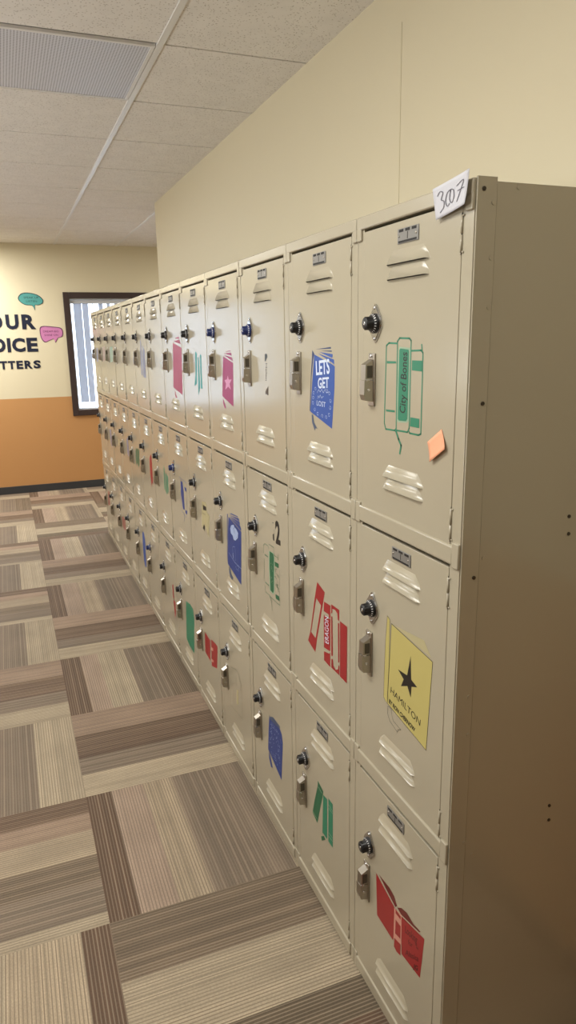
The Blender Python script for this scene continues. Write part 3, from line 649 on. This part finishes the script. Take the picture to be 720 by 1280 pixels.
# ------------------------------------------------------------------ lockers
TP = [1.807, 1.205, 0.603]
DEPTH = 0.455
def build_frame():
    bm = bmesh.new(); e = .0007
    bx(bm, -.0012, .018, e, .0302, .004, 1.826, bev=.0008)                       # post beside the hinge
    bx(bm, -.0012, .018, .3633, W-e, .004, 1.826, bev=.0008)                     # post beside the latch
    # hood rail across the top with turned-down ends
    bx(bm, -.006, .02, e, W-e, 1.807, 1.832, bev=.003)
    bx(bm, -.0055, .006, e, .020, 1.786, 1.812, bev=.002); bx(bm, -.0055, .006, W-.020, W-e, 1.786, 1.812, bev=.002)
    for zt in (1.247, .648):                                               # cross rails between the tiers
        bx(bm, -.006, .016, .018, W-.018, zt-.040, zt-.004, bev=.004, seg=3)
        bx(bm, -.0055, .006, e, .021, zt-.044, zt+.002, bev=.002); bx(bm, -.0055, .006, W-.021, W-e, zt-.044, zt+.002, bev=.002)
    bx(bm, -.006, .016, .018, W-.018, .006, .042, bev=.004, seg=3)        # foot rail
    bx(bm, -.003, .008, e, .016, .0, .046, bev=.001); bx(bm, -.003, .008, W-.016, W-e, .0, .046, bev=.001)
    bx(bm, .018, DEPTH, e, .0022, .02, 1.822); bx(bm, .018, DEPTH, W-.0022, W-e, .02, 1.822)   # side sheets
    bx(bm, DEPTH-.002, DEPTH, .0022, W-.0022, .02, 1.822); bx(bm, .02, DEPTH, .0022, W-.0022, 1.822, 1.826)
    for zt in (1.215, .615, .02): bx(bm, .02, DEPTH-.002, .0022, W-.0022, zt, zt+.003)
    return bm
def louvre(bm, zt, zb, yl, yr):
    """pressed slot: flush at its top, standing out at its lower lip"""
    f = -.0021; d = -.0088; ins = .020; zm = zb+(zt-zb)*.42
    P = lambda x, y, z: bm.verts.new((x, y, z))
    t0, t1 = P(f, yl-ins, zt), P(f, yr+ins, zt)                       # flush upper edge
    s0, s1 = P(f, yl-.004, zm), P(f, yr+.004, zm)                     # flush shoulders
    a, b = P(f, yl, zb), P(f, yr, zb)                                 # foot of the lip
    u0, u1 = P(d*.72, yl-ins-.001, zt-.008), P(d*.72, yr+ins+.001, zt-.008)
    l0, l1 = P(d, yl-.008, zb+.0012), P(d, yr+.008, zb+.0012)         # standing lip
    fs = [bm.faces.new(q) for q in ((t0, t1, u1, u0), (u0, u1, l1, l0), (t0, u0, s0), (s0, u0, l0), (s0, l0, a), (t1, s1, u1), (s1, l1, u1), (s1, b, l1))]
    g = bm.faces.new((a, l0, l1, b)); g.material_index = 1
    bmesh.ops.recalc_face_normals(bm, faces=fs)
    for x in fs:
        x.smooth = True; x.normal_update()
        if x.normal.x > 0: x.normal_flip()
DY0, DY1 = .0306, .3629
def build_door():
    bm = bmesh.new()
    bx(bm, -.0022, .016, DY0, DY1, -.566, -.005, bev=.0012)
    louvre(bm, -.0525, -.0785, .267, .121); louvre(bm, -.0792, -.1050, .266, .121)
    louvre(bm, -.4575, -.4825, .271, .122); louvre(bm, -.4832, -.5070, .270, .121)
    return bm
LY, LZ = .309, -.182
def build_lock_plate():
    bm = bmesh.new(); pts = []
    for i in range(56):                     # eye-shaped escutcheon: round in the middle, drawn to blunt points above and below
        a = 2*math.pi*i/56; s = abs(math.sin(a)); k = max(0, (s-.55)/.45)
        pts.append((LY+.0265*math.cos(a)*(1-.40*k), LZ+(.0265*s+.0105*k**1.4)*(1 if math.sin(a) >= 0 else -1)))
    prism(bm, pts, 'x', -.0024, -.0050, 0)
    prism(bm, [(LY+(y-LY)*.86, LZ+(z-LZ)*.90) for y, z in pts], 'x', -.0050, -.0066, 0)
    for dz in (-.0295, .0295): lathe_x(bm, [(-.0066, .0030), (-.0078, .0026), (-.0082, 0)], LY, LZ+dz, 0, 10)
    return bm
def build_dial():
    bm = bmesh.new()
    lathe_x(bm, [(-.0060, .0192), (-.0102, .0192), (-.0128, .0172), (-.0136, .0146), (-.0152, .0134), (-.0272, .0116), (-.0286, .0104), (-.0288, .0)], LY, LZ, 0, 28)
    for i in range(20):
        a = 2*math.pi*i/20; c, s = math.cos(a), math.sin(a)
        rr, tt, xx = .0176, .0007, -.0128
        p = [(xx+.0012, LY+(rr+.001)*c-tt*s, LZ+(rr+.001)*s+tt*c), (xx+.0012, LY+(rr+.001)*c+tt*s, LZ+(rr+.001)*s-tt*c), (xx-.0012, LY+(rr-.0018)*c+tt*s, LZ+(rr-.0018)*s-tt*c), (xx-.0012, LY+(rr-.0018)*c-tt*s, LZ+(rr-.0018)*s+tt*c)]
        f = bm.faces.new([bm.verts.new(q) for q in p]); f.material_index = 1
    lathe_x(bm, [(-.0288, .0038), (-.0295, .0036), (-.0295, .0018), (-.0290, .0016)], LY, LZ, 2, 12)
    # ribs of the knob
    for i in range(14):
        a = 2*math.pi*i/14; lathe = (LY+.0121*math.cos(a), LZ+.0121*math.sin(a))
        bx(bm, -.0268, -.0152, lathe[0]-.0009, lathe[0]+.0009, lathe[1]-.0009, lathe[1]+.0009)
    return bm
def build_latch():
    bm = bmesh.new()
    y0, y1 = .308, .334
    bx(bm, -.0062, -.0022, y0, y1, -.346, -.240, 0, bev=.0015)                 # long back plate
    a, b = y0+.003, y1-.003
    # housing: side profile with sloping shoulders
    prism(bm, [(-.006, -.252), (-.0235, -.262), (-.0245, -.292), (-.006, -.292)], 'y', a, b, 0)
    prism(bm, [(-.006, -.294), (-.0260, -.293), (-.0270, -.322), (-.0235, -.333), (-.006, -.337)], 'y', a, b, 0)
    bx(bm, -.0205, -.0085, a-.0006, a+.002, -.2885, -.2640, 1)              # finger opening, its shade put in as a darker-coloured slab
    bx(bm, -.0240, -.0160, a-.0012, b-.006, -.2945, -.2910, 2, bev=.0008)     # lift lip
    lathe_x(bm, [(-.0062, .0042), (-.0082, .0038), (-.0090, 0)], (y0+y1)/2, -.2455, 2, 12)
    # rivet on the side of the lift
    n = 10; c = (-.0165, -.3125)
    prism(bm, [(c[0]+.0028*math.cos(2*math.pi*i/n), c[1]+.0028*math.sin(2*math.pi*i/n)) for i in range(n)], 'y', a, a-.0014, 2, True)
    return bm
def build_plate(dark):
    bm = bmesh.new(); y0, y1, z0, z1 = .157, .229, -.0445, -.0185
    bx(bm, -.0042, -.0022, y0, y1, z0, z1, 0, bev=.0012)
    for k in range(3):
        c = y0+.014+k*.022
        bx(bm, -.0047, -.0041, c-.0075, c+.0075, z1-.0062, z1-.0016, 1)
    bx(bm, -.0047, -.0041, y0+.005, y1-.005, z0+.0016, z0+.0050, 1)
    bx(bm, -.0047, -.0041, (y0+y1)/2-.0006, (y0+y1)/2+.0006, z0+.0065, z1-.0075, 1)
    for c in (y0+.007, y1-.007): lathe_x(bm, [(-.0042, .0022), (-.0054, .0018), (-.0056, 0)], c, (z0+z1)/2, 2, 8)
    return bm
def build_hinge():
    bm = bmesh.new()
    cyl_z(bm, -.0024, .0303, -.028, 0, .0022, 0); cyl_z(bm, -.0024, .0303, -.056, -.030, .0022, 0)
    bx(bm, -.0026, -.0018, .0302, .0312, -.060, .003, 1)
    lathe_x(bm, [(-.0022, .0020), (-.0034, .0016), (-.0038, 0)], .0262, -.001, 0, 8); lathe_x(bm, [(-.0022, .0020), (-.0034, .0016), (-.0038, 0)], .0262, -.056, 0, 8)
    return bm

def smooth_line(pts):
    if len(pts) < 3: return pts
    out = []
    for i in range(len(pts)-1):
        p0, p1, p2, p3 = pts[max(0, i-1)], pts[i], pts[i+1], pts[min(len(pts)-1, i+2)]
        for s in range(4):
            t = s/4
            out.append(tuple(.5*((2*p1[c])+(-p0[c]+p2[c])*t+(2*p0[c]-5*p1[c]+4*p2[c]-p3[c])*t*t+(-p0[c]+3*p1[c]-3*p2[c]+p3[c])*t**3)*1 for c in (0, 1)))
    out.append(pts[-1]); return out
def decal(items, name, parent, seed):
    """paint on the door: thin layers of colour lying on the sheet"""
    rng = random.Random(seed); bm = bmesh.new(); names = []; depth = -.00235
    def mi(n):
        if n not in names: names.append(n)
        return names.index(n)
    def face(pts, m, x):
        vs = [bm.verts.new((x, y, z)) for y, z in pts]
        try: f = bm.faces.new(vs)
        except ValueError: return
        f.material_index = m; f.normal_update()
        if f.normal.x > 0: f.normal_flip()
    def stroke(pts, w, m, x):
        for p, q in zip(pts, pts[1:]):
            dx, dz = q[0]-p[0], q[1]-p[1]; L = math.hypot(dx, dz) or 1e-6
            nx, nz = -dz/L*w/2, dx/L*w/2; ex, ez = dx/L*w*.35, dz/L*w*.35
            face([(p[0]+nx-ex, p[1]+nz-ez), (q[0]+nx+ex, q[1]+nz+ez), (q[0]-nx+ex, q[1]-nz+ez), (p[0]-nx-ex, p[1]-nz-ez)], m, x)
    for it in items:
        depth -= .00004; k = it[0]; m = mi(it[1])
        if k == 'p': face(it[2], m, depth)
        elif k == 's': stroke(smooth_line(it[3]) if it[2] < .0025 and len(it[3]) > 3 and False else it[3], it[2], m, depth)
        elif k == 'o':
            for c in it[4]:
                ph = rng.uniform(0, 6); ring = [(c[0]+it[2]*1.2*math.cos(ph+i*.6), c[1]+it[2]*math.sin(ph+i*.6)) for i in range(10)]
                stroke(ring, it[3], m, depth)
        elif k == 'r':
            q = it[3]
            for _ in range(it[2]):
                u, v = rng.random(), rng.random()
                c = [(q[0][i]*(1-u)+q[1][i]*u)*(1-v)+(q[3][i]*(1-u)+q[2][i]*u)*v for i in (0, 1)]
                pts = [c]
                for _ in range(3): pts.append([pts[-1][0]+rng.uniform(-.005, .005), pts[-1][1]+rng.uniform(-.004, .006)])
                stroke(pts, .0011, m, depth)
        elif k == 't':
            vs, fs = text_mesh(it[2], it[6]); O, E, T = it[3], it[4], it[5]
            w = max(v.x for v in vs); V2 = [bm.verts.new((depth, O[0]+(E[0]-O[0])*v.x/w+(T[0]-O[0])*v.y/.7, O[1]+(E[1]-O[1])*v.x/w+(T[1]-O[1])*v.y/.7)) for v in vs]
            for f in fs:
                try: g = bm.faces.new([V2[i] for i in f])
                except ValueError: continue
                g.material_index = m; g.normal_update()
                if g.normal.x > 0: g.normal_flip()
    return mesh_obj(name, bm, [MATS['painted_'+n] for n in names], parent)

LABELS = [
 'beige three-tier metal locker at the near end, yellow book on its middle door',
 'beige locker second from the near end, with a blue LETS GET book on top',
 'beige locker third from the near end, with a worn black 2 on its middle door',
 'beige locker with a magenta book on top and a deep blue book below',
 'beige locker with thin teal book spines on top, red book at bottom',
 'beige locker with a crimson book on top and a green book at bottom',
 'beige locker with plain top door, between crimson book and lavender spines',
 'beige locker with grey lavender spines on top and a blue dial on its bottom door',
 'beige locker with a tall blue book at the bottom beyond the blue dial',
 'beige locker fourth from the far end, with a pale lavender mark on the middle door',
 'beige locker third from the far end of the row',
 'beige locker second from the far end, just short of the last one',
 'beige locker at the far end of the row, in front of the blinds',
]
BLUE = {(3, 0), (4, 0), (6, 1), (8, 2)}
frame_p = build_frame(); door_p = build_door()
me_cache = {}
def shared(name, builder, mats, parent, loc=None):
    if name not in me_cache:
        o = mesh_obj(name.split('|')[0], builder(), mats, parent, loc); me_cache[name] = o.data
        return o
    o = bpy.data.objects.new(name.split('|')[0], me_cache[name]); COL.objects.link(o); o.parent = parent
    if loc: o.location = loc
    return o
rngd = random.Random(3)
for c in range(1, NCOL+1):
    col = empty('locker', (0, (c-1)*W + (.004 if c > 3 else 0), 0))
    tag(col, LABELS[c-1], 'locker', 'three-tier lockers along the wall')
    shared('frame', lambda: frame_p, [PAINT], col)
    if c == 1:
        bm = bmesh.new()
        bx(bm, .0004, .037, -.0026, .0004, .0, 1.834, 0, bev=.0006)
        bx(bm, .0385, DEPTH, -.0008, .0004, .004, 1.828, 0)
        for x, z in ((.031, 1.797), (.078, 1.822), (.031, 1.716), (.031, 1.641), (.047, 1.22), (.029, .958), (.031, .88), (.034, .646), (.055, .611)):
            n = 10; y = -.0026 if x < .037 else -.0008
            prism(bm, [(x+.0038*math.cos(2*math.pi*i/n), z+.0038*math.sin(2*math.pi*i/n)) for i in range(n)], 'y', y, y-.0010, 0)
        for x, z in ((.012, 1.816), (.028, 1.489), (.027, 1.187), (.239, .669), (.241, .635), (.231, 1.275), (.233, 1.242)):
            n = 10; y = -.0026 if x < .037 else -.0008
            prism(bm, [(x+.0034*math.cos(2*math.pi*i/n), z+.0034*math.sin(2*math.pi*i/n)) for i in range(n)], 'y', y, y-.0016, 1)
        mesh_obj('end_panel', bm, [PAINT, MATS['bolt_dark']], col)
    for t in range(3):
        d = shared('door', lambda: door_p, [PAINT, MATS['dark_gap']], col, (0, 0, TP[t]))
        if c > 1 or t > 0: d.rotation_euler = (0, math.radians(rngd.uniform(-.10, .10)), math.radians(rngd.uniform(-.12, .12)))
        shared('lock_plate', build_lock_plate, [MATS['chrome']], d)
        if (c, t) in BLUE:
            k = shared('combination_dial|blue', build_dial, [MATS['dial_blue'], MATS['tick_white'], MATS['chrome']], d); k['label'] = 'blue combination dial'
        else:
            shared('combination_dial', build_dial, [MATS['dial_black'], MATS['tick_white'], MATS['chrome']], d)
        shared('latch', build_latch, [MATS['brushed_steel'], MATS['steel_shade'], MATS['chrome']], d)
        shared('number_plate', lambda: build_plate(False), [MATS['plate_grey'] if t == 0 else MATS['plate_grey'], MATS['plate_slot'], MATS['brushed_steel']], d)
        for z in (-.024, -.500): shared('hinge', build_hinge, [PAINT, MATS['dark_gap']], d, (0, 0, z))
        if (c, t) in DECALS:
            nm, lb, items = DECALS[(c, t)]
            o = decal(items, nm, d, c*10+t); o['label'] = lb
# narrow filler between the two banks
bm = bmesh.new(); bx(bm, .006, .02, 3*W-.0003, 3*W+.0043, .0, 1.822)
fl = mesh_obj('filler_strip', bm, [PAINT]); tag(fl, 'narrow beige filler strip between the third and fourth lockers', 'filler strip')

# ------------------------------------------------------------------ paper sign and sticky note
paper_m = mat('paper_white', (196, 196, 203), rough=0.7); pen_m = mat('pen_grey', (92, 90, 100), rough=0.6); note_m = mat('note_orange', (240, 168, 130), rough=0.6)
def paper_sign():
    r = empty('paper_sign', (-.008, .10, 1.80)); tag(r, 'white paper sign with a handwritten number taped at the top corner of the near locker', 'paper sign')
    C = [PAPER[k] for k in ('tl', 'tr', 'br', 'bl')]
    def at(u, v): return [(C[0][i]*(1-u)+C[1][i]*u)*(1-v)+(C[3][i]*(1-u)+C[2][i]*u)*v for i in (0, 1)]
    def bulge(u, v): return -.0010-.006*(u**3)*0.6-.004*v*v*(u)
    bm = bmesh.new(); N = 10; g = []
    for i in range(N+1):
        g.append([])
        for j in range(N+1):
            y, z = at(i/N, j/N); g[-1].append(bm.verts.new((bulge(i/N, j/N), y-.10, z-1.80)))
    for i in range(N):
        for j in range(N):
            f = bm.faces.new((g[i][j], g[i][j+1], g[i+1][j+1], g[i+1][j])); f.smooth = True
    bmesh.ops.recalc_face_normals(bm, faces=bm.faces[:])
    if bm.faces[0].normal.x > 0: bmesh.ops.reverse_faces(bm, faces=bm.faces[:])
    bmesh.ops.solidify(bm, geom=bm.faces[:], thickness=.0003)
    mesh_obj('sheet', bm, paper_m, r)
    bm = bmesh.new()
    strokes = [[(.12, .30), (.20, .20), (.28, .28), (.22, .46), (.30, .55), (.28, .74), (.16, .84)], [(.50, .30), (.40, .36), (.35, .58), (.40, .76), (.48, .70)],
               [(.50, .30), (.58, .36), (.60, .58), (.54, .72), (.47, .58), (.50, .30)], [(.66, .30), (.86, .22), (.80, .48), (.70, .78)], [(.70, .46), (.90, .46)]]
    for s in strokes:
        P = smooth_line(s)
        for p, q in zip(P, P[1:]):
            dx, dz = q[0]-p[0], q[1]-p[1]; L = math.hypot(dx, dz) or 1e-6; w = .012
            n = (-dz/L*w, dx/L*w)
            vs = []
            for a, sg in ((p, 1), (q, 1), (q, -1), (p, -1)):
                u, v = a[0]+n[0]*sg, a[1]+n[1]*sg; y, z = at(u, v); vs.append(bm.verts.new((bulge(u, v)-.0007, y-.10, z-1.80)))
            f = bm.faces.new(vs); f.normal_update()
            if f.normal.x > 0: f.normal_flip()
    mesh_obj('handwriting', bm, pen_m, r)
paper_sign()
bm = bmesh.new(); q = NOTE
N = 6; g = []
for i in range(N+1):
    g.append([])
    for j in range(N+1):
        u, v = i/N, j/N
        y = (q[0][0]*(1-u)+q[1][0]*u)*(1-v)+(q[3][0]*(1-u)+q[2][0]*u)*v; z = (q[0][1]*(1-u)+q[1][1]*u)*(1-v)+(q[3][1]*(1-u)+q[2][1]*u)*v
        g[-1].append(bm.verts.new((-.0030-.006*v*v, y, z)))
for i in range(N):
    for j in range(N):
        f = bm.faces.new((g[i][j], g[i][j+1], g[i+1][j+1], g[i+1][j])); f.smooth = True
bmesh.ops.recalc_face_normals(bm, faces=bm.faces[:])
if bm.faces[0].normal.x > 0: bmesh.ops.reverse_faces(bm, faces=bm.faces[:])
bmesh.ops.solidify(bm, geom=bm.faces[:], thickness=.0003)
tag(mesh_obj('sticky_note', bm, note_m), 'small orange sticky note on the nearest top door, right of the green books', 'sticky note')
